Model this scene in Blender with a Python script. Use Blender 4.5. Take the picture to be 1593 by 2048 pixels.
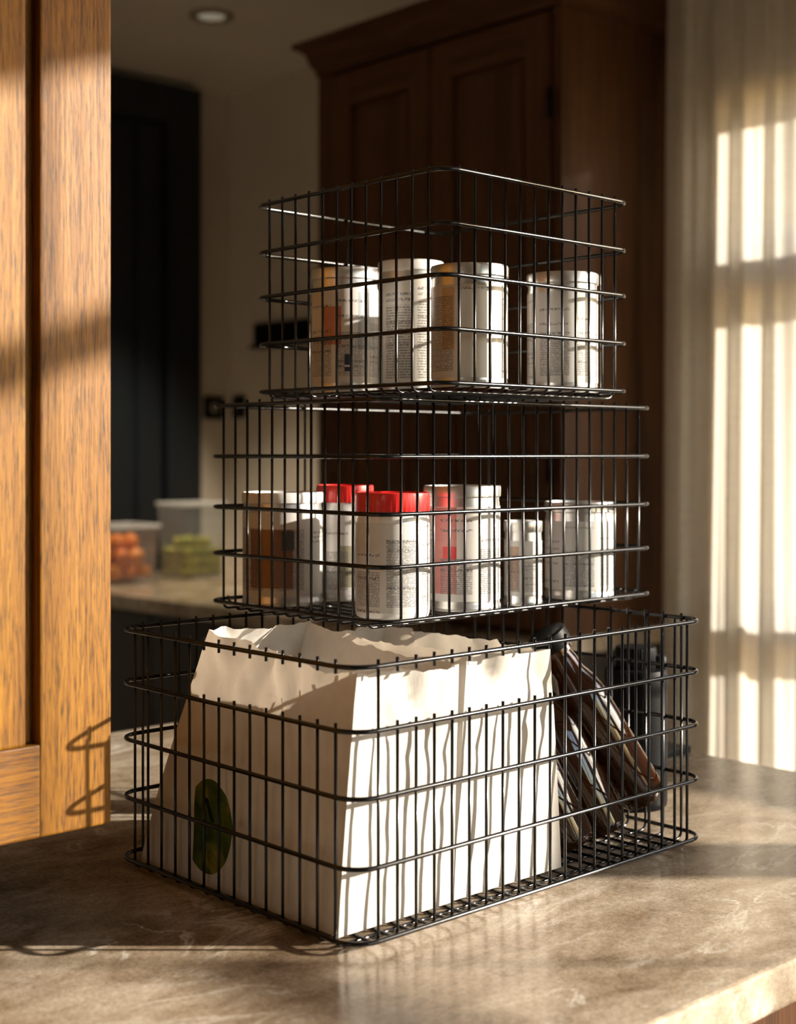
import bpy, bmesh, math, random
from mathutils import Vector, Matrix, noise

scene = bpy.context.scene
for o in list(bpy.data.objects):
    bpy.data.objects.remove(o)
COL = scene.collection
random.seed(7)

# ------------------------------------------------------------------ camera
EYE = 1.278
FWD = Vector((.682, .731, 0)).normalized()
RIGHT = Vector((FWD.y, -FWD.x, 0))
cam_d = bpy.data.cameras.new('camera')
cam = bpy.data.objects.new('camera', cam_d)
COL.objects.link(cam)
cam.location = (0, 0, EYE)
cam.rotation_euler = (math.pi / 2, 0, math.atan2(FWD.y, FWD.x) - math.pi / 2)
cam_d.sensor_fit = 'VERTICAL'
cam_d.sensor_height = 36
cam_d.sensor_width = 28
cam_d.lens = 2785 / 2048 * 36
cam_d.shift_y = -119 / 2048
cam_d.clip_start = .05
cam_d.dof.use_dof = True
cam_d.dof.focus_distance = 1.16
cam_d.dof.aperture_fstop = 5.0
scene.camera = cam

# ------------------------------------------------------------------ light
SUN_EL = .274
sun_dir = Vector((-RIGHT.x, -RIGHT.y, -SUN_EL)).normalized()
world = bpy.data.worlds.new('sky')
scene.world = world
world.use_nodes = True
wn = world.node_tree.nodes
wl = world.node_tree.links
sky = wn.new('ShaderNodeTexSky')
sky.sky_type = 'NISHITA'
sky.sun_disc = False
sky.sun_elevation = math.radians(17)
sky.sun_rotation = math.atan2(RIGHT.x, RIGHT.y)
sky.altitude = 200
wl.new(sky.outputs[0], wn['Background'].inputs[0])
wn['Background'].inputs[1].default_value = .62
sun_d = bpy.data.lights.new('sun', 'SUN')
sun_d.energy = 14.0
sun_d.color = (1.0, .895, .75)
sun_d.angle = math.radians(.53)
sun = bpy.data.objects.new('sun', sun_d)
COL.objects.link(sun)
sun.rotation_euler = sun_dir.to_track_quat('-Z', 'Y').to_euler()
sun.location = -sun_dir * 6
vs = scene.view_settings
vs.view_transform = 'Standard'
vs.look = 'None'
vs.exposure = 0.05
vs.gamma = 1.0
vs.use_curve_mapping = False
scene.cycles.max_bounces = 9
scene.cycles.diffuse_bounces = 4
scene.cycles.transparent_max_bounces = 24
scene.cycles.sample_clamp_indirect = 6
scene.cycles.caustics_reflective = False
scene.cycles.caustics_refractive = False


# ------------------------------------------------------------------ node helper
class NT:
    def __init__(s, name):
        s.m = bpy.data.materials.new(name)
        s.m.use_nodes = True
        s.t = s.m.node_tree
        s.t.nodes.clear()
        s.out = s.n('OutputMaterial')

    def n(s, kind, **kw):
        nd = s.t.nodes.new('ShaderNode' + kind)
        for k, v in kw.items():
            setattr(nd, k, v)
        return nd

    def put(s, sock, v):
        if isinstance(v, bpy.types.NodeSocket):
            s.t.links.new(v, sock)
        elif v is not None:
            if sock.type == 'RGBA' and not hasattr(v, '__len__'):
                v = (v, v, v, 1)
            elif sock.type == 'RGBA' and len(v) == 3:
                v = (*v, 1)
            sock.default_value = v

    def math(s, op, a, b=None, c=None):
        nd = s.n('Math', operation=op)
        for i, v in enumerate((a, b, c)):
            s.put(nd.inputs[i], v)
        return nd.outputs[0]

    def mix(s, fac, a, b, mode='MIX'):
        nd = s.n('Mix', data_type='RGBA', blend_type=mode)
        s.put(nd.inputs[0], fac)
        s.put(nd.inputs[6], a)
        s.put(nd.inputs[7], b)
        return nd.outputs[2]

    def ramp(s, fac, stops):
        nd = s.n('ValToRGB')
        els = nd.color_ramp.elements
        while len(els) < len(stops):
            els.new(.5)
        for e, (p, c) in zip(els, stops):
            e.position = p
            e.color = (*c, 1) if hasattr(c, '__len__') else (c, c, c, 1)
        s.put(nd.inputs[0], fac)
        return nd.outputs[0]

    def coords(s, which='Object', scale=(1, 1, 1), loc=(0, 0, 0), rot=(0, 0, 0)):
        tc = s.n('TexCoord')
        mp = s.n('Mapping')
        mp.inputs['Scale'].default_value = scale
        mp.inputs['Location'].default_value = loc
        mp.inputs['Rotation'].default_value = rot
        s.t.links.new(tc.outputs[which], mp.inputs[0])
        return mp.outputs[0]

    def world_pos(s, scale=(1, 1, 1), loc=(0, 0, 0)):
        g = s.n('NewGeometry')
        mp = s.n('Mapping')
        mp.inputs['Scale'].default_value = scale
        mp.inputs['Location'].default_value = loc
        s.t.links.new(g.outputs['Position'], mp.inputs[0])
        return mp.outputs[0]

    def noise(s, vec, scale=5, detail=4, rough=.55, dist=0):
        nd = s.n('TexNoise')
        s.put(nd.inputs['Vector'], vec)
        nd.inputs['Scale'].default_value = scale
        nd.inputs['Detail'].default_value = detail
        nd.inputs['Roughness'].default_value = rough
        nd.inputs['Distortion'].default_value = dist
        return nd.outputs[0]

    def xyz(s, vec):
        nd = s.n('SeparateXYZ')
        s.put(nd.inputs[0], vec)
        return nd.outputs

    def bump(s, h, strength=.2, dist=.001):
        nd = s.n('Bump')
        s.put(nd.inputs['Height'], h)
        nd.inputs['Strength'].default_value = strength
        nd.inputs['Distance'].default_value = dist
        return nd.outputs[0]

    def pbr(s, color, rough=.5, metal=0, normal=None, coat=0, trans=0, ior=1.45, coat_rough=.1, spec=.5):
        p = s.n('BsdfPrincipled')
        s.put(p.inputs['Base Color'], color)
        s.put(p.inputs['Roughness'], rough)
        s.put(p.inputs['Metallic'], metal)
        p.inputs['Coat Weight'].default_value = coat
        p.inputs['Coat Roughness'].default_value = coat_rough
        p.inputs['Transmission Weight'].default_value = trans
        p.inputs['IOR'].default_value = ior
        p.inputs['Specular IOR Level'].default_value = spec
        if normal is not None:
            s.put(p.inputs['Normal'], normal)
        return p.outputs[0]

    def done(s, shader):
        s.t.links.new(shader, s.out.inputs[0])
        return s.m


# ------------------------------------------------------------------ materials
def m_plain(name, col, rough=.5, metal=0, coat=0, bump=0, scale=80, spec=.5):
    t = NT(name)
    v = t.coords('Object')
    nz = t.noise(v, scale, 3)
    c = t.mix(.18, col, t.ramp(nz, [(.3, tuple(x * .6 for x in col)), (.7, tuple(min(1, x * 1.25) for x in col))]))
    return t.done(t.pbr(c, rough, metal, t.bump(nz, bump, .001) if bump else None, coat, spec=spec))


def m_wood(name, dark, mid, light, rough=.38, coat=.25, axis=2, fleck=.5, scale=1.0, spec=.28):
    t = NT(name)
    st = [300 * scale] * 3
    st[axis] = 5 * scale
    v = t.coords('Object', tuple(st))
    st2 = [14 * scale] * 3
    st2[axis] = 1.0 * scale
    v2 = t.coords('Object', tuple(st2), (3.1, 1.7, .4))
    st3 = [620 * scale] * 3
    st3[axis] = 26 * scale
    v3 = t.coords('Object', tuple(st3), (.3, 7.7, .4))
    fine = t.noise(v, 1.6, 5, .65, .4)
    broad = t.noise(v2, 1.2, 4, .55, 1.2)
    pores = t.noise(v3, 2.0, 3, .6)
    g = t.math('ADD', t.math('MULTIPLY', fine, .62), t.math('MULTIPLY', broad, .38))
    c = t.ramp(g, [(.34, dark), (.48, mid), (.62, light)])
    pm = t.ramp(pores, [(.50, 0.0), (.64, 1.0)])
    pm = t.math('MULTIPLY', pm, fleck)
    c = t.mix(pm, c, tuple(x * .35 for x in dark))
    h = t.math('SUBTRACT', g, t.math('MULTIPLY', pm, .5))
    return t.done(t.pbr(c, t.ramp(g, [(.3, rough + .1), (.7, rough - .04)]), 0, t.bump(h, .25, .0012), coat, coat_rough=.32, spec=spec))


def m_stone():
    t = NT('beige_stone')
    v = t.world_pos()
    vs_ = t.world_pos((1, 1.7, 1))
    big = t.noise(vs_, 4.0, 6, .62, .8)
    midn = t.noise(vs_, 17, 6, .66, .6)
    fine = t.noise(v, 240, 4, .75)
    grit = t.noise(v, 620, 2, .6)
    g = t.math('ADD', t.math('MULTIPLY', big, .44), t.math('ADD', t.math('MULTIPLY', midn, .44), t.math('MULTIPLY', fine, .12)))
    c = t.ramp(g, [(.36, (.15, .105, .065)), (.46, (.30, .23, .16)), (.54, (.42, .345, .26)), (.64, (.58, .50, .40))])
    # pale veins
    ven = t.noise(t.world_pos((1, 2.0, 1), (4, 2, 0)), 5.5, 7, .6, 1.3)
    ridge = t.math('ABSOLUTE', t.math('SUBTRACT', ven, .5))
    vm = t.ramp(ridge, [(0.0, 1.0), (.014, .25), (.03, 0.0)])
    patch = t.ramp(t.noise(t.world_pos((1, 1, 1), (9, 1, 3)), 7, 3), [(.48, 0.0), (.62, 1.0)])
    c = t.mix(t.math('MULTIPLY', t.math('MULTIPLY', vm, patch), .85), c, (.72, .68, .60))
    # rust toned drifts and dark pits
    rust = t.ramp(t.noise(t.world_pos((1, 1.5, 1), (2, 6, 3)), 26, 5, .65), [(.6, 0.0), (.74, 1.0)])
    c = t.mix(t.math('MULTIPLY', rust, .45), c, (.26, .15, .07))
    pit = t.ramp(t.noise(t.world_pos((1, 1, 1), (5, 5, 5)), 150, 2, .5), [(.72, 0.0), (.77, 1.0)])
    c = t.mix(t.math('MULTIPLY', pit, .6), c, (.10, .065, .04))
    c = t.mix(.38, c, t.ramp(t.math('ADD', t.math('MULTIPLY', grit, .6), t.math('MULTIPLY', fine, .4)), [(.34, .12), (.66, .84)]), 'OVERLAY')
    rg = t.ramp(midn, [(.3, .10), (.7, .22)])
    h = t.math('ADD', t.math('MULTIPLY', grit, .5), t.math('MULTIPLY', fine, .8))
    return t.done(t.pbr(c, rg, 0, t.bump(h, .12, .0006), 0, spec=.55))


def m_wall(name, col):
    t = NT(name)
    v = t.world_pos()
    nz = t.noise(v, 3, 4)
    c = t.mix(.25, col, t.ramp(nz, [(.3, tuple(x * .8 for x in col)), (.7, tuple(x * 1.1 for x in col))]))
    return t.done(t.pbr(c, .75, 0, t.bump(t.noise(v, 220, 3), .12, .001)))


def m_paper(name, print_center=None):
    t = NT(name)
    v = t.coords('Object')
    nz = t.noise(v, 45, 5, .6)
    c = t.ramp(nz, [(.3, (.53, .50, .46)), (.7, (.63, .605, .57))])
    tr = (.74, .64, .52)
    if print_center:
        # green fruit printed on one panel of the bag, cut off by the fold
        py, pz = print_center
        x = t.xyz(v)
        wob = t.math('MULTIPLY', t.math('SUBTRACT', t.noise(v, 18, 2), .5), .012)
        yy = t.math('DIVIDE', t.math('ADD', t.math('SUBTRACT', x[1], py), wob), .034)
        zz = t.math('DIVIDE', t.math('SUBTRACT', x[2], pz), .038)
        r2 = t.math('ADD', t.math('MULTIPLY', yy, yy), t.math('MULTIPLY', zz, zz))
        m = t.math('LESS_THAN', r2, 1.0)
        m = t.math('MULTIPLY', m, t.math('LESS_THAN', x[1], py + .020))
        m = t.math('MULTIPLY', m, t.math('LESS_THAN', x[0], .03))
        gn = t.noise(v, 32, 3, .5, .8)
        green = t.ramp(gn, [(.35, (.035, .06, .015)), (.55, (.10, .13, .025)), (.68, (.30, .24, .04))])
        # stem stroke
        sy = t.math('SUBTRACT', t.math('SUBTRACT', x[1], py), t.math('MULTIPLY', t.math('SUBTRACT', x[2], pz), .55))
        sm = t.math('LESS_THAN', t.math('ABSOLUTE', t.math('ADD', sy, .008)), .0025)
        sm = t.math('MULTIPLY', sm, t.math('GREATER_THAN', x[2], pz + .004))
        sm = t.math('MULTIPLY', sm, t.math('LESS_THAN', x[2], pz + .022))
        green = t.mix(sm, green, (.012, .016, .006))
        c = t.mix(m, c, green)
        tr = t.mix(m, (.74, .64, .52), (.03, .05, .01))
    crease = t.noise(t.coords('Object', (1, 1, .35)), 26, 5, .7, .5)
    nrm = t.bump(t.math('ADD', t.math('MULTIPLY', crease, 1.0), t.math('MULTIPLY', nz, .2)), .22, .004)
    d = t.n('BsdfDiffuse')
    t.put(d.inputs[0], c)
    t.put(d.inputs['Normal'], nrm)
    tl = t.n('BsdfTranslucent')
    t.put(tl.inputs[0], tr)
    t.put(tl.inputs['Normal'], nrm)
    ms = t.n('MixShader')
    ms.inputs[0].default_value = .15
    t.put(ms.inputs[1], d.outputs[0])
    t.put(ms.inputs[2], tl.outputs[0])
    return t.done(ms.outputs[0])


def m_linen():
    t = NT('linen')
    v = t.coords('UV')
    x = t.xyz(v)
    wx = t.noise(t.coords('UV', (900, 14, 1)), 1.0, 3, .6)
    wy = t.noise(t.coords('UV', (14, 900, 1)), 1.0, 3, .6)
    g = t.math('ADD', t.math('MULTIPLY', wx, .5), t.math('MULTIPLY', wy, .5))
    c = t.ramp(g, [(.35, (.60, .56, .49)), (.65, (.86, .83, .77))])
    d = t.n('BsdfDiffuse')
    t.put(d.inputs[0], c)
    t.put(d.inputs['Normal'], t.bump(g, .3, .001))
    tl = t.n('BsdfTranslucent')
    t.put(tl.inputs[0], t.mix(.0, c, c))
    ms = t.n('MixShader')
    ms.inputs[0].default_value = .43
    t.put(ms.inputs[1], d.outputs[0])
    t.put(ms.inputs[2], tl.outputs[0])
    tp = t.n('BsdfTransparent')
    m2 = t.n('MixShader')
    m2.inputs[0].default_value = .012
    t.put(m2.inputs[1], ms.outputs[0])
    t.put(m2.inputs[2], tp.outputs[0])
    return t.done(m2.outputs[0])


def m_pane():
    t = NT('window_glass')
    tp = t.n('BsdfTransparent')
    gl = t.n('BsdfGlossy')
    gl.inputs['Roughness'].default_value = .02
    ms = t.n('MixShader')
    lw = t.n('LayerWeight')
    lw.inputs[0].default_value = .15
    t.put(ms.inputs[0], t.math('MULTIPLY', lw.outputs['Fresnel'], .35))
    t.put(ms.inputs[1], tp.outputs[0])
    t.put(ms.inputs[2], gl.outputs[0])
    return t.done(ms.outputs[0])


def m_plastic(name='clear_plastic', haze=.05):
    t = NT(name)
    tp = t.n('BsdfTransparent')
    t.put(tp.inputs[0], (.93, .94, .95))
    p = t.n('BsdfPrincipled')
    t.put(p.inputs['Base Color'], (.8, .82, .84))
    p.inputs['Roughness'].default_value = .25
    ms = t.n('MixShader')
    lw = t.n('LayerWeight')
    lw.inputs[0].default_value = .35
    t.put(ms.inputs[0], t.math('ADD', t.math('MULTIPLY', lw.outputs['Facing'], .34), haze))
    t.put(ms.inputs[1], tp.outputs[0])
    t.put(ms.inputs[2], p.outputs[0])
    return t.done(ms.outputs[0])


def m_label(name, seed, ink=(.09, .085, .09), paper=(.56, .545, .53), panel=None, panel2=None, rows=56, title=None, mark=None):
    """printed paper sleeve: columns of small type, larger headings, colour panels"""
    t = NT(name)
    x = t.xyz(t.coords('UV'))
    u = t.math('FRACT', t.math('ADD', x[0], seed * .137))
    v = x[1]
    # columns
    cu = t.math('FRACT', t.math('MULTIPLY', u, 6.0))
    colm = t.math('MULTIPLY', t.math('GREATER_THAN', cu, .07), t.math('LESS_THAN', cu, .90))
    cid = t.math('FLOOR', t.math('MULTIPLY', u, 6.0))
    # which columns carry small type and where it starts and ends
    wn_ = t.n('TexWhiteNoise', noise_dimensions='2D')
    cb = t.n('CombineXYZ')
    t.put(cb.inputs[0], t.math('ADD', cid, seed * 3.7))
    t.put(wn_.inputs['Vector'], cb.outputs[0])
    rnd = wn_.outputs['Value']
    has = t.math('LESS_THAN', rnd, .90)
    lo = t.math('GREATER_THAN', v, .07)
    hi = t.math('LESS_THAN', v, t.math('ADD', t.math('MULTIPLY', rnd, .55), .40))
    rv = t.math('MULTIPLY', v, rows)
    row = t.math('FLOOR', rv)
    line = t.math('LESS_THAN', t.math('FRACT', rv), .52)
    cb2 = t.n('CombineXYZ')
    t.put(cb2.inputs[0], t.math('MULTIPLY', u, 150))
    t.put(cb2.inputs[1], t.math('MULTIPLY', row, 7.31))
    cb2.inputs[2].default_value = seed
    words = t.math('GREATER_THAN', t.noise(cb2.outputs[0], 1.0, 2, .7), .42)
    small = t.math('MULTIPLY', t.math('MULTIPLY', line, words), t.math('MULTIPLY', t.math('MULTIPLY', colm, has), t.math('MULTIPLY', lo, hi)))
    # headings
    rv2 = t.math('MULTIPLY', v, 19)
    row2 = t.math('FLOOR', rv2)
    l2 = t.math('LESS_THAN', t.math('FRACT', rv2), .52)
    cb3 = t.n('CombineXYZ')
    t.put(cb3.inputs[0], t.math('MULTIPLY', u, 120))
    t.put(cb3.inputs[1], t.math('ADD', t.math('MULTIPLY', t.math('FRACT', rv2), 2.5), t.math('MULTIPLY', row2, 11.3)))
    cb3.inputs[2].default_value = seed + 4
    w2 = t.math('GREATER_THAN', t.noise(cb3.outputs[0], 1.0, 2, .6), .50)
    wn2 = t.n('TexWhiteNoise', noise_dimensions='2D')
    cb4 = t.n('CombineXYZ')
    t.put(cb4.inputs[0], cid)
    t.put(cb4.inputs[1], t.math('ADD', row2, seed * 5))
    t.put(wn2.inputs['Vector'], cb4.outputs[0])
    pick = t.math('GREATER_THAN', wn2.outputs['Value'], .80)
    big = t.math('MULTIPLY', t.math('MULTIPLY', l2, w2), t.math('MULTIPLY', pick, colm))
    txt = t.math('MAXIMUM', t.math('MULTIPLY', small, .86), t.math('MULTIPLY', big, .9))
    c = paper
    inku = x[0]

    def rect(u0, u1, v0, v1):
        a = t.math('MULTIPLY', t.math('GREATER_THAN', inku, u0), t.math('LESS_THAN', inku, u1))
        b = t.math('MULTIPLY', t.math('GREATER_THAN', v, v0), t.math('LESS_THAN', v, v1))
        return t.math('MULTIPLY', a, b)
    for pn in (panel, panel2):
        if pn:
            (u0, u1, v0, v1), pc = pn
            nz = t.noise(t.coords('UV', (14, 9, 1), (seed, 0, 0)), 1.0, 4, .6)
            c = t.mix(rect(u0, u1, v0, v1), c, t.mix(t.math('MULTIPLY', nz, .7), pc, tuple(q * .35 for q in pc)))
    c = t.mix(txt, c, ink)
    if mark:
        (u0, u1, v0, v1), mc = mark
        c = t.mix(rect(u0, u1, v0, v1), c, mc)
        c = t.mix(rect(u0, u1, v0 + (v1 - v0) * .26, v0 + (v1 - v0) * .36), c, paper)
    return t.done(t.pbr(c, .34, 0, None, .15, coat_rough=.25))


M = {}
M['wire'] = m_plain('black_enamel_wire', (.005, .005, .006), .22, .4, .25, 0, 300)
M['oak'] = m_wood('honey_oak', (.060, .019, .0012), (.172, .068, .004), (.245, .112, .008), .46, .06, 2, .8)
M['oak_h'] = m_wood('honey_oak_rail', (.060, .019, .0012), (.172, .068, .004), (.245, .112, .008), .46, .06, 0, .8)
M['walnut'] = m_wood('walnut', (.028, .0095, .003), (.070, .026, .008), (.122, .050, .015), .5, .05, 2, .3, .7)
M['walnut_h'] = m_wood('walnut_rail', (.028, .0095, .003), (.070, .026, .008), (.122, .050, .015), .5, .05, 1, .3, .7)
M['stone'] = m_stone()
M['wall'] = m_wall('warm_plaster', (.66, .62, .56))
M['ceiling'] = m_wall('ceiling_paint', (.82, .79, .75))
M['floor'] = m_wood('floor_boards', (.09, .05, .025), (.17, .10, .05), (.24, .15, .08), .4, .2, 0, .3, .5)
M['white'] = m_plain('window_paint', (.62, .58, .52), .45)
M['black_door'] = m_plain('blue_black_paint', (.008, .012, .017), .45, 0, 0, .05, 60)
M['dark_base'] = m_plain('dark_cabinet_paint', (.018, .014, .012), .5, 0, 0, .05, 60)
M['black_plastic'] = m_plain('black_plastic', (.003, .0033, .0037), .5, 0, 0, spec=.14)
M['linen'] = m_linen()
M['pane'] = m_pane()
M['tub'] = m_plastic()
M['tub_rim'] = m_plastic('milky_plastic', .5)
M['tin'] = m_plain('tinned_steel', (.62, .61, .60), .30, .85, 0, 0, 120)
M['lid_white'] = m_plain('pale_lid', (.72, .72, .71), .35, .15, .2)
M['red'] = m_plain('red_plastic_lid', (.62, .018, .016), .35, 0, .25)
M['paper'] = m_paper('white_paper')
M['trim'] = m_plain('lamp_trim', (.34, .30, .25), .4)
M['slate'] = m_plain('dark_slate', (.02, .02, .022), .5, 0, 0, .1, 90)


def m_amber():
    t = NT('amber_glass')
    v = t.coords('Object')
    nz = t.noise(v, 14, 3)
    c = t.ramp(nz, [(.3, (.022, .006, .001)), (.7, (.07, .018, .003))])
    return t.done(t.pbr(c, .06, 0, t.bump(t.noise(v, 30, 2), .05, .001), .6, .45, 1.5, .03))


M['amber'] = m_amber()


def m_fruit(name, c1, c2, sc=60):
    t = NT(name)
    v = t.coords('Object')
    oi = t.n('ObjectInfo')
    nz = t.noise(v, sc, 3)
    c = t.mix(oi.outputs['Random'], c1, c2)
    c = t.mix(t.math('MULTIPLY', nz, .3), c, tuple(q * .5 for q in c1))
    return t.done(t.pbr(c, .38, 0, t.bump(nz, .15, .002), .1))


M['orange'] = m_fruit('orange_peel', (.85, .20, .02), (.90, .34, .05))
M['grape'] = m_fruit('green_grape', (.32, .36, .05), (.62, .55, .10))
t = NT('lamp_lens')
em = t.n('Emission')
em.inputs[0].default_value = (1, .85, .62, 1)
em.inputs[1].default_value = .22
M['lens'] = t.done(em.outputs[0])


# ------------------------------------------------------------------ mesh helpers
def tag(o, label=None, cat=None, group=None, kind=None):
    if label: o['label'] = label
    if cat: o['category'] = cat
    if group: o['group'] = group
    if kind: o['kind'] = kind
    return o


def add(name, me, mat=None, parent=None, loc=(0, 0, 0), rot=None):
    o = bpy.data.objects.new(name, me)
    COL.objects.link(o)
    o.location = loc
    if rot:
        o.rotation_euler = rot
    if mat is not None and me is not None and not me.materials:
        me.materials.append(M[mat] if isinstance(mat, str) else mat)
    if parent:
        o.parent = parent
    return o


def empty(name, loc, label, cat, group=None, rz=0):
    o = bpy.data.objects.new(name, None)
    o.empty_display_size = .05
    COL.objects.link(o)
    o.location = loc
    o.rotation_euler.z = rz
    return tag(o, label, cat, group)


def bm_mesh(bm, name, smooth=False):
    me = bpy.data.meshes.new(name)
    bmesh.ops.recalc_face_normals(bm, faces=bm.faces)
    bm.to_mesh(me)
    bm.free()
    if smooth:
        for p in me.polygons:
            p.use_smooth = True
    return me


def box_bm(bm, lo, hi):
    c = [(a + b) / 2 for a, b in zip(lo, hi)]
    s = [b - a for a, b in zip(lo, hi)]
    r = bmesh.ops.create_cube(bm, size=1)
    bmesh.ops.scale(bm, vec=s, verts=r['verts'])
    bmesh.ops.translate(bm, vec=c, verts=r['verts'])
    return r['verts']


def box(name, lo, hi, mat, parent=None, bevel=0, origin=None, kind=None):
    bm = bmesh.new()
    origin = origin or [(a + b) / 2 for a, b in zip(lo, hi)]
    box_bm(bm, [a - o for a, o in zip(lo, origin)], [b - o for b, o in zip(hi, origin)])
    if bevel:
        bmesh.ops.bevel(bm, geom=bm.edges[:], offset=bevel, segments=2, affect='EDGES', profile=.6)
    me = bm_mesh(bm, name)
    loc = origin
    if parent:
        loc = [a - b for a, b in zip(origin, parent_loc(parent))]
    o = add(name, me, mat, parent, loc)
    if kind:
        o['kind'] = kind
    return o


def parent_loc(p):
    v = Vector((0, 0, 0))
    while p:
        v += p.location
        p = p.parent
    return v


def tube_mesh(name, pts, r, sides=8, closed=False):
    pts = [Vector(p) for p in pts]
    n = len(pts)
    verts, faces = [], []
    prev = None
    for i, p in enumerate(pts):
        if closed:
            tdir = (pts[(i + 1) % n] - pts[i - 1]).normalized()
        else:
            a = pts[max(i - 1, 0)]
            b = pts[min(i + 1, n - 1)]
            tdir = (b - a).normalized()
        if prev is None:
            ref = Vector((0, 0, 1)) if abs(tdir.z) < .9 else Vector((1, 0, 0))
            nx = (ref - tdir * ref.dot(tdir)).normalized()
        else:
            nx = (prev - tdir * prev.dot(tdir)).normalized()
        prev = nx
        ny = tdir.cross(nx)
        for k in range(sides):
            a = 2 * math.pi * k / sides
            verts.append(p + nx * (r * math.cos(a)) + ny * (r * math.sin(a)))
    m = n if closed else n - 1
    for i in range(m):
        j = (i + 1) % n
        for k in range(sides):
            k2 = (k + 1) % sides
            faces.append((i * sides + k, i * sides + k2, j * sides + k2, j * sides + k))
    if not closed:
        faces.append(tuple(reversed(range(sides))))
        faces.append(tuple(range((n - 1) * sides, n * sides)))
    me = bpy.data.meshes.new(name)
    me.from_pydata([tuple(v) for v in verts], [], faces)
    for p in me.polygons:
        p.use_smooth = len(p.vertices) == 4
    me.update()
    return me


def lathe_mesh(name, prof, seg=40, uv=False, cap=True):
    """prof: list of (r, z); smooth shaded; optional UV around / along z"""
    verts, faces = [], []
    n = len(prof)
    for i, (r, z) in enumerate(prof):
        for k in range(seg):
            a = 2 * math.pi * k / seg
            verts.append((r * math.cos(a), r * math.sin(a), z))
    for i in range(n - 1):
        for k in range(seg):
            k2 = (k + 1) % seg
            faces.append((i * seg + k, i * seg + k2, (i + 1) * seg + k2, (i + 1) * seg + k))
    if cap:
        if prof[0][0] > 1e-5:
            faces.append(tuple(reversed(range(seg))))
        if prof[-1][0] > 1e-5:
            faces.append(tuple(range((n - 1) * seg, n * seg)))
    me = bpy.data.meshes.new(name)
    me.from_pydata(verts, [], faces)
    for p in me.polygons:
        p.use_smooth = len(p.vertices) == 4
    if uv:
        lay = me.uv_layers.new(name='UVMap')
        z0, z1 = prof[0][1], prof[-1][1]
        for p in me.polygons:
            ks = [me.loops[li].vertex_index % seg for li in p.loop_indices]
            wrap = (0 in ks) and (seg - 1 in ks)
            for li in p.loop_indices:
                vi = me.loops[li].vertex_index
                k = vi % seg
                uu = k / seg
                if wrap and k == 0:
                    uu = 1.0
                lay.data[li].uv = (uu, (me.vertices[vi].co.z - z0) / max(z1 - z0, 1e-6))
    me.update()
    return me


def sharp(me, deg=35):
    me.set_sharp_from_angle(angle=math.radians(deg))
    return me


# ------------------------------------------------------------------ room shell
CT = .92          # counter top height
CEIL = 2.405
UW = 2.42         # window wall plane
UB = 2.60         # back wall plane beyond the tall cabinet
VF = 3.575        # far wall plane
U_REAR, V_NEAR = -3.2, -3.2


def wall_with_openings(name, axis_lo, axis_hi, plane, thick, z0, z1, openings, mat, flip=False):
    """wall in plane u=plane, along v, with rectangular openings (v0,v1,z0,z1)"""
    bm = bmesh.new()
    ops = sorted(openings)
    cur = axis_lo
    a, b = min(plane, plane + thick), max(plane, plane + thick)
    for (v0, v1, oz0, oz1) in ops:
        box_bm(bm, (a, cur, z0), (b, v0, z1))
        box_bm(bm, (a, v0, z0), (b, v1, oz0))
        box_bm(bm, (a, v0, oz1), (b, v1, z1))
        cur = v1
    box_bm(bm, (a, cur, z0), (b, axis_hi, z1))
    if flip:
        for vt in bm.verts:
            vt.co.x, vt.co.y = vt.co.y, vt.co.x
    bmesh.ops.remove_doubles(bm, verts=bm.verts, dist=1e-5)
    o = add(name, bm_mesh(bm, name), mat)
    return tag(o, kind='structure')


W1 = (.74, 1.475, .30, 2.01)
W2 = (-1.95, .27, 1.345, 2.338)
W3 = (-.9, -.1, 1.1, 1.9)
W4 = (.25, 2.25, .25, 2.3)
wall_with_openings('wall_right', V_NEAR, 1.735, UW, .16, 0, CEIL, [W1, W2], 'wall')
box('wall_back', (UB, 1.735, 0), (UB + .16, VF + .16, CEIL), 'wall', kind='structure')
box('wall_left', (U_REAR, VF, 0), (UB, VF + .16, CEIL), 'wall', kind='structure')
wall_with_openings('wall_rear', V_NEAR, VF, U_REAR, -.16, 0, CEIL, [W3], 'wall')
wall_with_openings('wall_front', U_REAR, UW, V_NEAR, -.16, 0, CEIL, [W4], 'wall', True)
box('ceiling', (U_REAR - .16, V_NEAR - .16, CEIL), (UB + .16, VF + .16, CEIL + .12), 'ceiling', kind='structure')
box('floor', (U_REAR - .16, V_NEAR - .16, -.10), (UB + .16, VF + .16, 0), 'floor', kind='structure')


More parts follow.
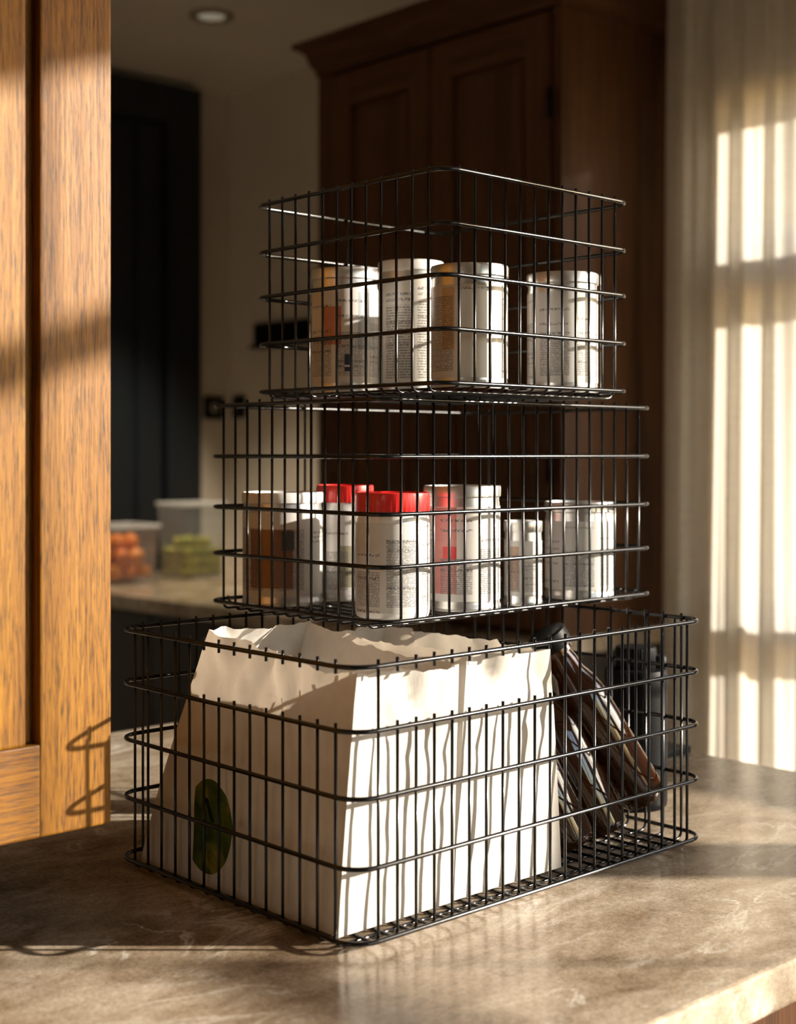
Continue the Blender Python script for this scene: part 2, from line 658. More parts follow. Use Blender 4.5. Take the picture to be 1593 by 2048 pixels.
def window(name, spec, plane, side, bars_v, bars_z, short=()):
    """frame bars in an opening of a wall in plane u; side=+1 if the wall is thick towards +u"""
    v0, v1, z0, z1 = spec
    uc = plane + side * .07
    root = tag(bpy.data.objects.new(name, None), kind='structure')
    COL.objects.link(root)
    root.location = (uc, (v0 + v1) / 2, z0)
    f = .035
    box('frame_stile', (uc - .03, v0, z0), (uc + .03, v0 + f, z1), 'white', root)
    box('frame_stile', (uc - .03, v1 - f, z0), (uc + .03, v1, z1), 'white', root)
    box('frame_rail', (uc - .03, v0 + f, z0), (uc + .03, v1 - f, z0 + f), 'white', root)
    box('frame_rail', (uc - .03, v0 + f, z1 - f), (uc + .03, v1 - f, z1), 'white', root)
    for (c, w, a, b) in bars_v:
        box('mullion', (uc - .022, c - w / 2, a), (uc + .022, c + w / 2, b), 'white', root)
    for (c, w) in bars_z:
        box('glazing_bar', (uc - .02, v0 + f, c - w / 2), (uc + .02, v1 - f, c + w / 2), 'white', root)
    for (c, w, a, b) in short:
        box('glazing_bar', (uc - .02, a, c - w / 2), (uc + .02, b, c + w / 2), 'white', root)
        box('mullion', (uc - .003, b, z0 + f), (uc + .003, b + .003, z1 - f), 'white', root)
    box('window_pane', (uc - .003, v0 + f, z0 + f), (uc + .003, v1 - f, z1 - f), 'pane', root)
    return root


window('window_1', W1, UW, 1, [(1.195, .055, .30, 2.01), (.96, .055, .30, 2.01)], [(1.648, .11), (.955, .075)])
window('window_2', W2, UW, 1, [(-.65, .10, 1.345, 1.655)], [(2.098, .026)], [(1.632, .018, -1.915, -.99)])
window('fill_window_rear', W3, U_REAR, -1, [(-.5, .05, 1.1, 1.9)], [(1.5, .05)])  # unseen opening behind the camera, added and sized for fill light

gd = tag(bpy.data.objects.new('fill_window_front', None), kind='structure')  # glazed opening out of view, added to let sky light fill the room
COL.objects.link(gd)
gd.location = ((W4[0] + W4[1]) / 2, V_NEAR - .07, W4[2])
for k in range(5):
    c = W4[0] + (W4[1] - W4[0]) * k / 4
    c = min(max(c, W4[0] + .025), W4[1] - .025)
    box('frame_stile', (c - .025, V_NEAR - .10, W4[2]), (c + .025, V_NEAR - .05, W4[3]), 'white', gd)
    if k < 4:
        c2 = W4[0] + (W4[1] - W4[0]) * (k + 1) / 4
        box('glass_pane', (c + .026, V_NEAR - .078, W4[2] + .002), (min(c2, W4[1] - .025) - .026, V_NEAR - .072, W4[3] - .002), 'pane', gd)

# ------------------------------------------------------------------ island with stone top
isl = box('stone_countertop', (-1.1, .529, CT - .032), (1.395, 1.553, CT), 'stone', bevel=.0035)
tag(isl, 'thick beige mottled stone countertop under the wire baskets, pale front edge', 'countertop')
base = empty('kitchen_island', (.15, 1.04, 0), 'dark brown kitchen island base below the stone countertop', 'island')
box('carcass', (-1.05, .585, .10), (1.335, 1.50, CT - .033), 'walnut', base)
box('plinth', (-1.0, .64, .0), (1.28, 1.45, .10), 'dark_base', base)
for k in range(4):
    a = -1.04 + k * .595
    d = box('door', (a, .567, .13), (a + .58, .585, CT - .05), 'walnut', base, .002)
    box('handle', (a + .53, .548, .60), (a + .54, .566, .76), 'black_plastic', d)

# ------------------------------------------------------------------ honey oak cabinet on the island
OV, OU, OL = .885, .5395, -.22
OB, OT = 1.008, 2.26
oak = empty('oak_cabinet', (.15, OV + .16, CT), 'sunlit honey oak cabinet with grooved panel door standing at the left', 'cabinet')
for fu in (OL + .03, .27):
    for fv in (OV + .05, OV + .27):
        add('foot', sharp(lathe_mesh('foot', [(.014, 0), (.018, .004), (.022, .05), (.026, OB - CT - .006), (.026, OB - CT)], 24), 40), 'oak', oak,
            (fu - .15, fv - OV - .16, 0))
box('side_panel', (OU - .018, OV + .021, OB), (OU, OV + .34, OT), 'oak', oak)
box('side_panel', (OL, OV + .021, OB), (OL + .018, OV + .34, OT), 'oak', oak)
box('back_panel', (OL + .018, OV + .328, OB), (OU - .018, OV + .34, OT), 'oak', oak)
box('top_panel', (OL + .018, OV + .021, OT - .018), (OU - .018, OV + .328, OT), 'oak_h', oak)
box('bottom_panel', (OL + .018, OV + .021, OB), (OU - .018, OV + .328, OB + .018), 'oak_h', oak)
SW, RL = .057, .065
DU = .08
odoor = box('door', (DU + .02, OV + .012, OB + .004), (OU - .01, OV + .02, OT - .002), 'oak', oak)
tag(odoor, 'grooved frame and panel door')
box('stile', (OU - SW, OV, OB), (OU, OV + .0205, OT), 'oak', odoor, .0015)
box('stile', (DU, OV, OB), (DU + SW, OV + .0205, OT), 'oak', odoor, .0015)
box('rail', (DU + SW, OV, OB), (OU - SW, OV + .0205, OB + RL), 'oak_h', odoor, .0015)
box('rail', (DU + SW, OV, OT - .07), (OU - SW, OV + .0205, OT), 'oak_h', odoor, .0015)
# thin bead inside the groove and raised panel
box('bead', (OU - SW - .0085, OV + .009, OB + RL + .001), (OU - SW - .0035, OV + .013, OT - .07), 'oak', odoor, .001)
box('bead', (DU + SW + .0035, OV + .009, OB + RL + .001), (DU + SW + .0085, OV + .013, OT - .07), 'oak', odoor, .001)
box('raised_panel', (DU + SW + .0115, OV - .001, OB + RL + .0005), (OU - SW - .0115, OV + .013, OT - .08), 'oak', odoor, .002)
box('stile', (OL, OV, OB), (DU - .004, OV + .0205, OT), 'oak', oak, .0015)

# ------------------------------------------------------------------ back counter and its base units
bc = box('back_countertop', (1.885, 1.74, CT - .036), (UB, VF, CT), 'stone', bevel=.003)
tag(bc, 'beige stone countertop along the back wall under the clear food tubs', 'countertop')
for k in range(3):
    a = 1.75 + k * .605
    u = empty('base_cabinet', (2.25, a + .3, 0),
              ['dark base cabinet at the window end of the back counter', 'dark base cabinet in the middle of the back counter',
               'dark base cabinet under the clear food tubs'][k], 'cabinet', 'dark base cabinets under the back counter')
    box('carcass', (1.935, a, .10), (UB - .02, a + .602, CT - .037), 'dark_base', u)
    box('plinth', (1.99, a + .01, 0), (UB - .02, a + .59, .10), 'dark_base', u)
    for s in range(2):
        d = box('door', (1.916, a + .003 + s * .301, .12), (1.935, a + .298 + s * .301, CT - .045), 'dark_base', u, .002)
        box('handle', (1.90, a + (.27 if s == 0 else .32), .62), (1.915, a + (.28 if s == 0 else .33), .78), 'black_plastic', d)

# ------------------------------------------------------------------ tall walnut cabinet
UC, VS, VE, CTOP = 2.05, 1.736, 2.466, 2.215
wal = empty('walnut_cupboard', (2.3, 2.1, CT), 'tall dark walnut cupboard with crown moulding and two panelled doors', 'cupboard')
box('carcass', (UC + .022, VS, CT + .0005), (UB - .001, VE, CTOP - .04), 'walnut', wal)


def crown(name, prof, parent):
    """moulding profile (out, z) swept along left end, front and right end of the cupboard"""
    bm = bmesh.new()
    ring = []
    for (o, z) in prof:
        ring.append([bm.verts.new((UB - .002 - 2.3, VE + o - 2.1, z - CT)), bm.verts.new((UC - o - 2.3, VE + o - 2.1, z - CT)),
                     bm.verts.new((UC - o - 2.3, VS - o - 2.1, z - CT)), bm.verts.new((UB - .002 - 2.3, VS - o - 2.1, z - CT))])
    n = len(ring)
    for i in range(n):
        j = (i + 1) % n
        for k in range(3):
            bm.faces.new((ring[i][k], ring[i][k + 1], ring[j][k + 1], ring[j][k]))
    bm.faces.new([ring[i][0] for i in range(n)])
    bm.faces.new([ring[i][3] for i in range(n)])
    return add(name, bm_mesh(bm, name), 'walnut_h', parent)


crown('crown_moulding', [(-.02, CTOP - .075), (.004, CTOP - .075), (.006, CTOP - .06), (.014, CTOP - .05), (.022, CTOP - .025), (.036, CTOP - .013),
                         (.044, CTOP - .012), (.044, CTOP), (-.02, CTOP)], wal)
box('top_board', (UC + .021, VS + .001, CTOP - .04), (UB - .003, VE - .001, CTOP - .002), 'walnut', wal)
box('face_stile', (UC, VE - .055, CT + .001), (UC + .022, VE, CTOP - .076), 'walnut', wal, .001)
box('face_stile', (UC, VS, CT + .001), (UC + .022, VS + .022, CTOP - .076), 'walnut', wal, .001)
for (a, b) in ((1.764, 2.088), (2.094, 2.408)):
    d = box('door', (UC + .004, a + .05, CT + .03), (UC + .018, b - .05, CTOP - .13), 'walnut', wal)
    z0, z1 = CT + .012, CTOP - .085
    box('stile', (UC - .008, a, z0), (UC + .018, a + .062, z1), 'walnut', d, .002)
    box('stile', (UC - .008, b - .062, z0), (UC + .018, b, z1), 'walnut', d, .002)
    box('rail', (UC - .008, a + .062, z0), (UC + .018, b - .062, z0 + .07), 'walnut_h', d, .002)
    box('rail', (UC - .008, a + .062, z1 - .075), (UC + .018, b - .062, z1), 'walnut_h', d, .002)
    box('raised_panel', (UC - .002, a + .072, z0 + .08), (UC + .006, b - .072, z1 - .085), 'walnut', d, .003)
for z in (1.25, 1.95):
    h = add('hinge', tube_mesh('hinge', [(0, 0, -.03), (0, 0, .03)], .006, 10), 'black_plastic', wal, (UC - .012 - 2.3, 1.757 - 2.1, z - CT))

# ------------------------------------------------------------------ tall black cupboard, wall fittings, ceiling light
blk = empty('black_cupboard', (1.9, VF, CT), 'tall blue-black cupboard front with recessed door on the far left wall', 'cupboard')
z1 = 2.386
box('frame_stile', (2.345, VF - .05, CT + .001), (2.467, VF - .001, z1), 'black_door', blk, .004)
box('frame_stile', (1.34, VF - .05, CT + .001), (1.44, VF - .001, z1), 'black_door', blk, .004)
box('frame_head', (1.44, VF - .05, z1 - .12), (2.345, VF - .001, z1), 'black_door', blk, .004)
bd = box('door', (1.45, VF - .022, CT + .002), (2.335, VF - .002, z1 - .125), 'black_door', blk)
box('stile', (2.25, VF - .034, CT + .002), (2.333, VF - .0225, z1 - .126), 'black_door', bd, .003)
box('panel', (1.55, VF - .029, CT + .08), (2.225, VF - .0225, z1 - .22), 'black_door', bd, .003)

sh = empty('wall_rail', (UB, 3.27, 1.63), 'black rail mounted on the plaster wall behind the top basket', 'rail')
box('backplate', (UB - .012, 3.10, 1.594), (UB - .0005, 3.425, 1.672), 'black_plastic', sh, .002)
box('lip', (UB - .03, 3.10, 1.594), (UB - .0125, 3.425, 1.606), 'black_plastic', sh, .002)
sk = empty('light_switch', (2.54, VF, 1.41), 'dark square light switch plate near the wall corner', 'switch')
box('plate', (2.508, VF - .010, 1.382), (2.578, VF - .0005, 1.452), 'black_plastic', sk, .002)
box('rocker', (2.528, VF - .014, 1.402), (2.558, VF - .0102, 1.432), 'tin', sk, .001)
so = empty('wall_socket', (UB, 3.50, 1.415), 'dark socket plate on back wall beside the light switch', 'socket')
box('plate', (UB - .010, 3.478, 1.385), (UB - .0005, 3.535, 1.455), 'black_plastic', so, .002)
box('socket_face', (UB - .0135, 3.49, 1.398), (UB - .0102, 3.523, 1.442), 'slate', so, .001)

DL = (2.095, 2.95, CEIL)
dl = empty('ceiling_downlight', DL, 'small round recessed downlight in the ceiling', 'ceiling light')
add('trim_ring', sharp(lathe_mesh('trim_ring', [(.036, -.001), (.036, -.006), (.044, -.010), (.056, -.007), (.059, -.001)], 40, cap=False)), 'trim', dl)
add('lens', lathe_mesh('lens', [(.0001, -.004), (.035, -.0035), (.0355, -.001)], 32, cap=False), 'lens', dl)
sp = bpy.data.lights.new('downlight_lamp', 'SPOT')
sp.energy = 95
sp.color = (1, .82, .58)
sp.spot_size = math.radians(54)
sp.spot_blend = .6
sp.shadow_soft_size = .035
spo = bpy.data.objects.new('downlight_lamp', sp)
COL.objects.link(spo)
spo.parent = dl
spo.location = (0, 0, -.02)
spo.rotation_euler = (math.radians(12), 0, 0)

# ------------------------------------------------------------------ linen curtain
def curtain():
    nx, nz = 260, 60
    verts, faces, uvs = [], [], []
    for j in range(nz + 1):
        z = .03 + (CEIL - .045) * j / nz
        h = j / nz
        left = 1.712 - .035 * h ** 1.5
        for i in range(nx + 1):
            s = i / nx
            v = left - s * (left - .62)
            ph = s * 2 * math.pi * 12.5
            amp = .024 * (1 - .25 * h) * (.7 + .5 * noise.noise((s * 9, 1.3, 0)))
            w = .5 * noise.noise((s * 14, h * 1.2, 4.2))
            u = 2.315 + amp * math.sin(ph + w * 1.6 + .35 * math.sin(h * 3 + s * 8)) + .006 * math.sin(ph * 2.3 + h * 2 + 1)
            verts.append((u, v + .006 * math.sin(ph + 1), z))
            uvs.append((s * 1.6, h * 2.4))
    for j in range(nz):
        for i in range(nx):
            a = j * (nx + 1) + i
            faces.append((a, a + 1, a + nx + 2, a + nx + 1))
    me = bpy.data.meshes.new('linen_curtain')
    me.from_pydata(verts, [], faces)
    lay = me.uv_layers.new(name='UVMap')
    for l in me.loops:
        lay.data[l.index].uv = uvs[l.vertex_index]
    for p in me.polygons:
        p.use_smooth = True
    me.update()
    return me


cur = add('linen_curtain', curtain(), 'linen')
tag(cur, 'sheer cream linen curtain hanging in folds over the window', 'curtain')
rod = empty('curtain_rail', (2.315, 1.17, CEIL - .012), 'thin white track on the ceiling holding the curtain', 'curtain rail')
box('track', (2.300, .60, CEIL - .0145), (2.330, 1.73, CEIL - .0005), 'white', rod, .002)

# ------------------------------------------------------------------ wire baskets
RR, RW = .0019, .0013


def rounded_loop(W, L, rad, n=7):
    pts = []
    for cx, cy, a0 in ((W - rad, L - rad, 0), (rad, L - rad, 90), (rad, rad, 180), (W - rad, rad, 270)):
        for k in range(n + 1):
            a = math.radians(a0 + 90 * k / n)
            pts.append((cx + rad * math.cos(a), cy + rad * math.sin(a), 0))
    return pts


def u_path(span, depth, h1, h2, bend=.006):
    """down one side at x=0, over the floor at z=depth, up the other side at x=span"""
    p = [(0, 0, h1), (0, 0, depth + bend)]
    for k in range(1, 5):
        a = math.radians(90 * k / 4)
        p.append((bend - bend * math.cos(a), 0, depth + bend - bend * math.sin(a)))
    for k in range(0, 5):
        a = math.radians(90 * k / 4)
        p.append((span - bend + bend * math.sin(a), 0, depth + bend - bend * math.cos(a)))
    p.append((span, 0, h2))
    return p


def basket(u0, v0, W, L, zr, heights, nu, nv, label, rad=.022, low_u=(), low_v=(), back=True):
    root = empty('wire_basket', (u0, v0, zr), label, 'basket', 'stacked black wire baskets')
    H = heights[-1]
    for i, h in enumerate(heights):
        nm = 'base_ring' if i == 0 else ('rim_ring' if i == len(heights) - 1 else 'side_ring')
        add(nm, tube_mesh(nm, rounded_loop(W, L, rad), RR, 8, True), 'wire', root, (0, 0, h))
    ins = RR + RW
    prong = .0045
    cache = {}

    def wire(along, off, h1, h2, span, depth):
        key = (along, round(h1, 4), round(h2, 4))
        if key not in cache:
            path = u_path(span, depth, h1, h2)
            if along == 'v':
                path = [(0, p[0], p[2]) for p in path]
            cache[key] = tube_mesh('upright_wire', path, RW, 6)
        loc = (off, ins, 0) if along == 'v' else (ins, off, 0)
        add('upright_wire', cache[key], 'wire', root, loc)
    clip = None
    hl = heights[-2]
    m = rad + .003
    for k in range(nu):
        off = m + (W - 2 * m) * k / (nu - 1)
        low = k in low_u
        wire('v', off, (hl if low else H) + prong, H + prong if back or k % 6 == 5 else .003, L - 2 * ins, -.0034)
        if low:
            clip = clip or tube_mesh('wire_stub', [(0, 0, -.006), (0, 0, prong)], RW, 6)
            add('wire_stub', clip, 'wire', root, (off, ins, H))
    for k in range(nv):
        off = m + (L - 2 * m) * k / (nv - 1)
        low = k in low_v
        wire('u', off, (hl if low else H) + prong, H + prong if back or k % 6 == 5 else .003, W - 2 * ins, -.0062)
        if low:
            clip = clip or tube_mesh('wire_stub', [(0, 0, -.006), (0, 0, prong)], RW, 6)
            add('wire_stub', clip, 'wire', root, (ins, off, H))
    return root


B0 = (.648, .739, .427, .3155, CT + .0077)
B1 = (.7744, .8478, .3704, .2505, CT + .0077 + .197 + .0122)
B2 = (.793, .796, .246, .2535, B1[4] + .1855 + .0122)
basket(*B0, [0, .053, .103, .151, .197], 21, 14, 'largest black wire basket at the bottom of the stack on the countertop',
       low_u=range(1, 11), low_v=range(0, 9))
basket(*B1, [0, .0455, .0895, .1375, .1855], 18, 12, 'middle black wire basket of the stack holding cans and red-lidded jars', rad=.020, back=False)
basket(*B2, [0, .044, .088, .130, .174], 12, 12, 'topmost black wire basket of the stack holding four tins', rad=.018, back=False)


# ------------------------------------------------------------------ tins and jars
def tin(name, u, v, z, r, h, label, mat_label, lid='tin', yaw=0, band=.010, cat='can', jar=False, group=None, wall='tin'):
    root = empty(name, (u, v, z), label, cat, group, yaw)
    if jar:
        body = [(r * .90, .0), (r * .96, .0012), (r * .985, .004), (r * .985, h - .024), (r * .95, h - .019), (r * .93, h - .016), (r * .93, h - .012)]
        add('body', sharp(lathe_mesh('body', body, 48)), 'lid_white', root)
        seg = 96
        lp = [(r * .99, h - .0165), (r * 1.0, h - .0155), (r * 1.0, h - .0025), (r * .985, h - .0005), (r * .95, h), (r * .93, h - .0012), (.0001, h - .0012)]
        me = lathe_mesh('lid', lp, seg)
        for vt in me.vertices:
            k = vt.index % seg
            ring = vt.index // seg
            if ring in (0, 1, 2) and k % 2:
                vt.co.x *= .988
                vt.co.y *= .988
        add('lid', sharp(me, 20), lid, root)
        lo, hi = .006, h - .026
    else:
        body = [(r * .93, .0018), (r * .945, 0), (r * .995, 0), (r, .0015), (r, .0035), (r * .975, .0055), (r * .97, .008), (r * .97, h - .017), (r * .955, h - .014),
                (r * .955, h - .006)]
        add('body', sharp(lathe_mesh('body', body, 48)), wall, root)
        lp = [(r * .97, h - .0105), (r * 1.0, h - .0095), (r * 1.005, h - .0018), (r * .985, h), (r * .955, h - .0002), (r * .945, h - .0025), (r * .80, h - .0028),
              (r * .78, h - .002), (.0001, h - .002)]
        add('lid', sharp(lathe_mesh('lid', lp, 48), 40), lid, root)
        lo, hi = .009, h - .0185
    zs = [lo + (hi - lo) * i / 6 for i in range(7)]
    lr = r * .985 if not jar else r * .995
    add('paper_label', lathe_mesh('paper_label', [(lr, zz) for zz in zs], 64, True, False), mat_label, root)
    return root


zt = B2[4] - .002
zm = B1[4] - .002
brown, tan = (.33, .13, .045), (.55, .38, .22)
tin('food_tin', .851, .985, zt, .0318, .115, 'tin with red and blue printed label at the left of the top basket',
    m_label('label_red_blue', 3, panel=((.52, .62, .40, .80), (.55, .20, .12)), panel2=((.70, .80, .35, .95), (.42, .46, .52)),
            mark=((.635, .665, .12, .30), (.02, .03, .06))), 'tin', group='tins in the top basket')
tin('food_tin', .941, .990, zt, .0324, .131, 'tallest tin standing at the back of the top basket',
    m_label('label_cream', 5, rows=40, paper=(.55, .52, .475)), 'lid_white', group='tins in the top basket')
tin('food_tin', .8705, .842, zt, .0339, .1063, 'pale tin at the near corner of the top basket',
    m_label('label_white', 8, rows=54, panel=((.50, .56, .30, .97), (.62, .42, .24))), 'tin', group='tins in the top basket')
tin('food_tin', .9935, .841, zt, .0332, .110, 'pale tin standing alone at the right of the top basket',
    m_label('label_grey', 11, rows=52), 'tin', group='tins in the top basket')
tin('food_tin', .826, 1.047, zm, .0386, .1056, 'wide tin with a brown picture label at left of the middle basket',
    m_label('label_brown', 14, panel=((.50, .685, .10, .80), brown), panel2=((.64, .69, .55, .78), (.05, .06, .07))), 'lid_white', group='jars and tins in the middle basket')
tin('red_lid_jar', .890, 1.030, zm, .0280, .1115, 'red-lidded jar standing behind the front red-lidded jar',
    m_label('label_olive', 17, panel=((.60, .72, .10, .6), (.36, .34, .25))), 'red', jar=True, cat='jar', group='jars and tins in the middle basket')
tin('red_lid_jar', .8265, .893, zm, .0328, .1085, 'red-lidded jar at the near corner of the middle basket',
    m_label('label_fine_print', 20, rows=58), 'red', jar=True, cat='jar', group='jars and tins in the middle basket')
tin('food_tin', .9188, .898, zm, .0355, .1128, 'tall tin with a pink panel beside the front red-lidded jar',
    m_label('label_pink', 23, rows=50, panel=((.50, .60, .08, .99), (.62, .26, .24)), panel2=((.54, .60, .45, .58), (.70, .03, .03))), 'tin', group='jars and tins in the middle basket')
tin('food_tin', .9827, .880, zm, .0182, .079, 'smallest slim tin in the middle basket',
    m_label('label_small', 26, rows=36, panel=((.50, .58, .1, .9), (.52, .36, .26))), 'tin', group='jars and tins in the middle basket')
tin('food_tin', 1.0778, .890, zm, .0349, .0945, 'pale tin at the right end of the middle basket',
    m_label('label_plain', 29, rows=44), 'tin', group='jars and tins in the middle basket')


# ------------------------------------------------------------------ paper bags
def paper_bag(u0, u1, v0, v1, z0, top_u0, top_u1, top_v0, top_v1, ztop, seed, gusset=.004, quiet=None):
    """open paper bag: rectangular foot, gusseted narrow sides, crumpled ragged mouth. origin at u0,v0,z0"""
    nl, ns, nt = 44, 22, 34
    per = []
    for i in range(ns): per.append((0, i / ns))          # -v side, u from 0 to 1
    for i in range(nl): per.append((1, i / nl))          # +u side, v from 0 to 1
    for i in range(ns): per.append((2, i / ns))          # +v side
    for i in range(nl): per.append((3, i / nl))          # -u side
    n = len(per)
    verts, faces = [], []
    for j in range(nt + 1):
        t_ = j / nt
        e = t_ ** 1.15
        a0, a1 = u0 + (top_u0 - u0) * e, u1 + (top_u1 - u1) * e
        b0, b1 = v0 + (top_v0 - v0) * e, v1 + (top_v1 - v1) * e
        for idx, (side, s) in enumerate(per):
            if side == 0: x, y = s, 0
            elif side == 1: x, y = 1, s
            elif side == 2: x, y = 1 - s, 1
            else: x, y = 0, 1 - s
            p = Vector((a0 + (a1 - a0) * x, b0 + (b1 - b0) * y, 0))
            zt_ = ztop(x, y)
            # ragged top
            rag = .0045 * noise.noise((x * 5 + seed, y * 7, 2.1)) + .002 * noise.noise((x * 19, y * 23 + seed, 7))
            p.z = z0 + (zt_ + rag - z0) * t_
            # gusset folds on the narrow sides
            if side in (0, 2):
                tri = 1 - abs(2 * s - 1)
                g = gusset * tri * max(0, (t_ - .12) / .88) ** 1.3
                p.y += g if side == 0 else -g
            # crumples: sharp facets growing towards the mouth
            q = Vector((p.x * 34 + seed, p.y * 34, p.z * 22))
            fac = abs(noise.noise(q)) * 2 - .5
            q2 = Vector((p.x * 90, p.y * 90 + seed, p.z * 55))
            am = (.0013 + .0095 * max(0, t_ - .5) ** 1.1) * min(1, t_ * 6)
            fold = .011 * noise.noise((p.x * 26 + seed, p.y * 26, p.z * 9 + seed)) * max(0, (t_ - .55) / .45)
            if side == quiet:
                fold *= .15
                am *= .5
            dz = fold + fac * am + noise.noise(q2) * am * .35
            nrm = {0: (0, -1), 1: (1, 0), 2: (0, 1), 3: (-1, 0)}[side]
            edge = min(1, 6 * min(s, 1 - s) + .15)
            p.x += nrm[0] * dz * edge
            p.y += nrm[1] * dz * edge
            verts.append((p.x - u0, p.y - v0, p.z - z0))
    for j in range(nt):
        for i in range(n):
            i2 = (i + 1) % n
            faces.append((j * n + i, j * n + i2, (j + 1) * n + i2, (j + 1) * n + i))
    faces.append(tuple(reversed(range(n))))
    me = bpy.data.meshes.new('paper_bag')
    me.from_pydata(verts, [], faces)
    for p in me.polygons:
        p.use_smooth = True
    me.update()
    return sharp(me, 28)


zf = B0[4] - .0018
bagA = add('paper_bag', paper_bag(.6575, .776, .768, 1.030, zf, .668, .774, .760, .943, lambda x, y: CT + .196 + .017 * y ** 1.5 - .004 * x, 3.3, quiet=1))
PRINT = (.934 - .768, .974 - zf)
bagA.data.materials.append(m_paper('white_paper_printed', PRINT))
bagA.location = (.6575, .768, zf)
tag(bagA, 'open white paper bag with a green fruit print, nearest the basket corner', 'paper bag', 'paper bags in the bottom basket')
bagB = add('paper_bag', paper_bag(.7785, .908, .770, 1.030, zf, .782, .880, .758, .960, lambda x, y: CT + .200 - .005 * x, 9.1, quiet=3), 'paper')
bagB.location = (.7785, .770, zf)
tag(bagB, 'open white paper bag between the printed bag and the brown bottles', 'paper bag', 'paper bags in the bottom basket')


# ------------------------------------------------------------------ bottles
def bottle_prof(r, L, neck=.011):
    b = L * .62
    return [(.0001, .003), (r * .6, .002), (r * .86, 0), (r * .97, .003), (r, .008), (r, b), (r * .97, b + .008), (r * .86, b + .018), (r * .66, b + .030), (neck * 1.15, b + .042),
            (neck, b + .050), (neck, L - .016), (neck * 1.25, L - .0155), (neck * 1.25, L - .011), (neck * 1.05, L - .0105)]


def bottle(base_c, top_c, r, label, neck=.011):
    a, b = Vector(base_c), Vector(top_c)
    L = (b - a).length
    root = empty('amber_bottle', tuple(a), label, 'bottle', 'amber bottles leaning in the bottom basket')
    root.rotation_mode = 'QUATERNION'
    root.rotation_quaternion = (b - a).to_track_quat('Z', 'Y')
    add('glass_body', sharp(lathe_mesh('glass_body', bottle_prof(r, L, neck), 44), 50), 'amber', root)
    cp = [(neck * 1.1, L - .0105), (neck * 1.5, L - .010), (neck * 1.5, L + .004), (neck * 1.35, L + .006), (.0001, L + .006)]
    add('cap', sharp(lathe_mesh('cap', cp, 32), 40), 'black_plastic', root)
    return root


bottle((.954, .796, zf + .006), (.914, .836, 1.045), .0225, 'brown glass bottle leaning beside the white paper bags')
bottle((1.002, .797, zf + .0095), (.955, .848, 1.075), .0220, 'brown glass bottle leaning between two other bottles')
bottle((1.050, .7900, .957), (.970, .838, 1.108), .0222, 'uppermost brown glass bottle lying slantwise across the others', .0125)


def black_jar():
    root = empty('black_bottle', (1.140, .868, CT), 'upright matte black bottle with wide cap standing behind bottom basket', 'bottle')
    r = .0315
    add('body', sharp(lathe_mesh('body', [(.0001, .001), (r * .9, 0), (r * .98, .003), (r, .008), (r, .112), (r * .99, .118), (r * 1.02, .120), (r * 1.02, .133), (r * .97, .139),
                                         (r * .78, .1405)], 48), 40), 'black_plastic', root)
    c = r * .66
    me = lathe_mesh('cap', [(c * .98, .1405), (c, .1415), (c, .158), (c * .96, .1615), (.0001, .162)], 80)
    for vt in me.vertices:
        if (vt.index % 80) % 2 and vt.index // 80 in (0, 1, 2):
            vt.co.x *= .97
            vt.co.y *= .97
    add('cap', sharp(me, 25), 'black_plastic', root)
    add('lip_tab', sharp(lathe_mesh('lip_tab', [(.0095, 0), (.010, .002), (.010, .011), (.008, .0135), (.0001, .0135)], 24), 40), 'black_plastic', root, (.0215 * RIGHT.x, .0215 * RIGHT.y, .1395))


black_jar()

sl = box('slate_board', (1.315, .975, CT + .0003), (1.388, 1.30, CT + .009), 'slate', bevel=.002)
tag(sl, 'thin dark slate board at the far edge of the stone countertop', 'board')


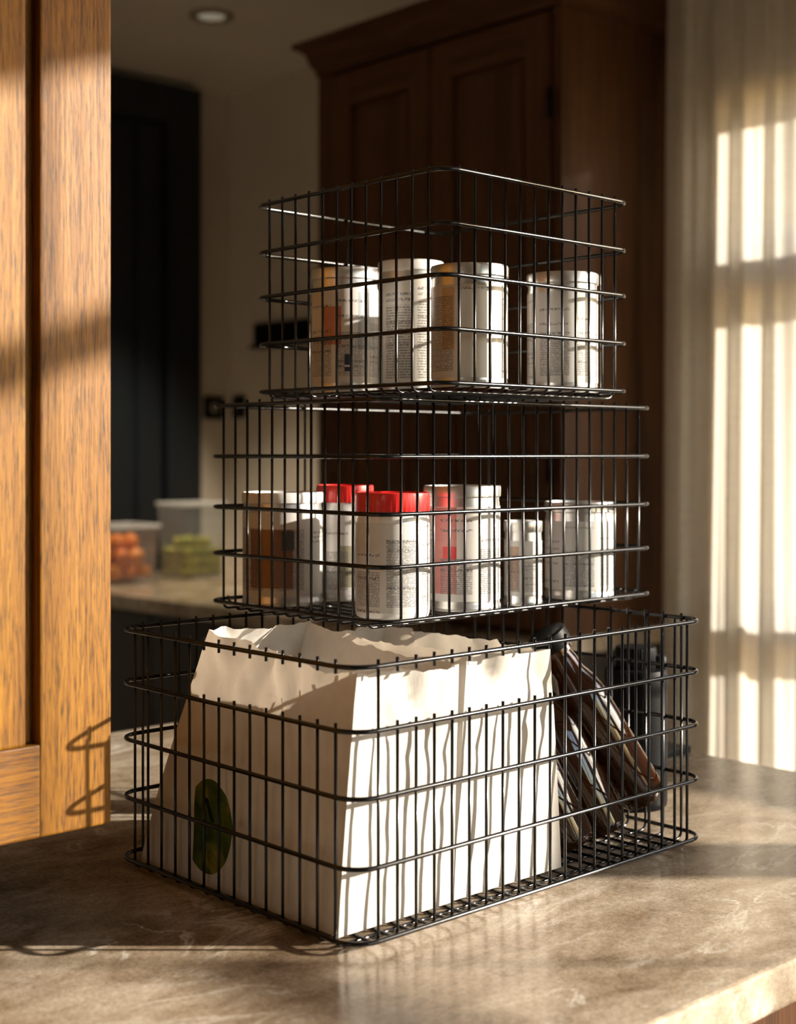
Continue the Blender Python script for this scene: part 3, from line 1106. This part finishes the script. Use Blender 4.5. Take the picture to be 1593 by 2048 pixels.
# ------------------------------------------------------------------ clear tubs with fruit on the back counter
def tub(name, c, a, h, label):
    root = empty(name, (c[0], c[1], CT), label, 'food tub', 'clear food tubs on the back counter')
    bm = bmesh.new()
    lv = [(a * .86, .0), (a * .88, .003), (a * .97, h - .012), (a * .975, h - .006)]
    rings = []

    def sq(s, z, n=5, rad=.02):
        hs = s / 2
        out = []
        for cx, cy, a0 in ((hs - rad, hs - rad, 0), (-hs + rad, hs - rad, 90), (-hs + rad, -hs + rad, 180), (hs - rad, -hs + rad, 270)):
            for k in range(n + 1):
                an = math.radians(a0 + 90 * k / n)
                out.append(bm.verts.new((cx + rad * math.cos(an), cy + rad * math.sin(an), z)))
        return out
    for s, z in lv:
        rings.append(sq(s, z))
    for s, z in [(a * .96, h - .006), (a * .955, h - .012), (a * .865, .0045)]:
        rings.append(sq(s, z))
    n = len(rings[0])
    for i in range(len(rings) - 1):
        for k in range(n):
            bm.faces.new((rings[i][k], rings[i][(k + 1) % n], rings[i + 1][(k + 1) % n], rings[i + 1][k]))
    bm.faces.new(list(reversed(rings[0])))
    bm.faces.new(rings[-1])
    add('tub_wall', sharp(bm_mesh(bm, 'tub_wall', True), 40), 'tub', root)
    bm = bmesh.new()
    rr = [(a * .98, h - .010), (a * 1.05, h - .009), (a * 1.06, h - .002), (a * 1.04, h), (a * .98, h - .001)]
    rings = [sq(s, z, 5, .024) for s, z in rr]
    for i in range(len(rings)):
        j = (i + 1) % len(rings)
        for k in range(n):
            bm.faces.new((rings[i][k], rings[i][(k + 1) % n], rings[j][(k + 1) % n], rings[j][k]))
    add('rim', bm_mesh(bm, 'rim', True), 'tub_rim', root)
    return root


def sphere_mesh(name, r, squash=1.0, dimple=0):
    bm = bmesh.new()
    bmesh.ops.create_uvsphere(bm, u_segments=20, v_segments=12, radius=r)
    for v in bm.verts:
        v.co.z *= squash
        if dimple and v.co.z > r * .8:
            v.co.z -= dimple
    return bm_mesh(bm, name, True)


T1c, T2c = (2.062, 3.335), (2.300, 3.335)
tub('food_tub', T1c, .165, .160, 'lower clear plastic tub of oranges half hidden by oak cabinet')
tub('food_tub', T2c, .155, .215, 'taller clear plastic tub holding green grapes')
om = sphere_mesh('orange', .0222, .95, .0015)
k = 0
for lz, cells in ((.030, [(-1, -1), (0, -1), (1, -1), (-1, 0), (0, 0), (1, 0), (-1, 1), (0, 1), (1, 1)]),
                  (.073, [(-.5, -1), (.5, -1), (-1, 0), (0, -.0), (1, 0), (-.5, 1), (.5, 1)]),
                  (.112, [(-.5, -.6), (.5, -.5), (0, .35), (.9, .35), (-.9, .3)])):
    for (i, j) in cells:
        o = add('orange', om, 'orange', None, (T1c[0] + i * .0455 + random.uniform(-.001, .001), T1c[1] + j * .0455, CT + lz), (random.random() * 6, random.random() * 6, 0))
        tag(o, 'small orange piled in the low clear tub', 'orange', 'oranges in the low clear tub')
gm = sphere_mesh('grape', .0125, 1.18)
for lz in range(4):
    m = 5
    for i in range(m):
        for j in range(m):
            if lz == 3 and random.random() < .45:
                continue
            if 0 < i < m - 1 and 0 < j < m - 1 and lz < 3:
                continue
            o = add('green_grape', gm, 'grape', None, (T2c[0] + (i - 2) * .0262 + random.uniform(-.001, .001), T2c[1] + (j - 2) * .0262 + random.uniform(-.001, .001),
                                                       CT + .021 + lz * .0262 + (random.uniform(0, .007) if lz == 3 else random.uniform(-.001, .001))), (random.uniform(-.5, .5), random.uniform(-.5, .5), 0))
            tag(o, 'yellow-green grape piled in the taller clear tub', 'grape', 'green grapes in the taller clear tub')
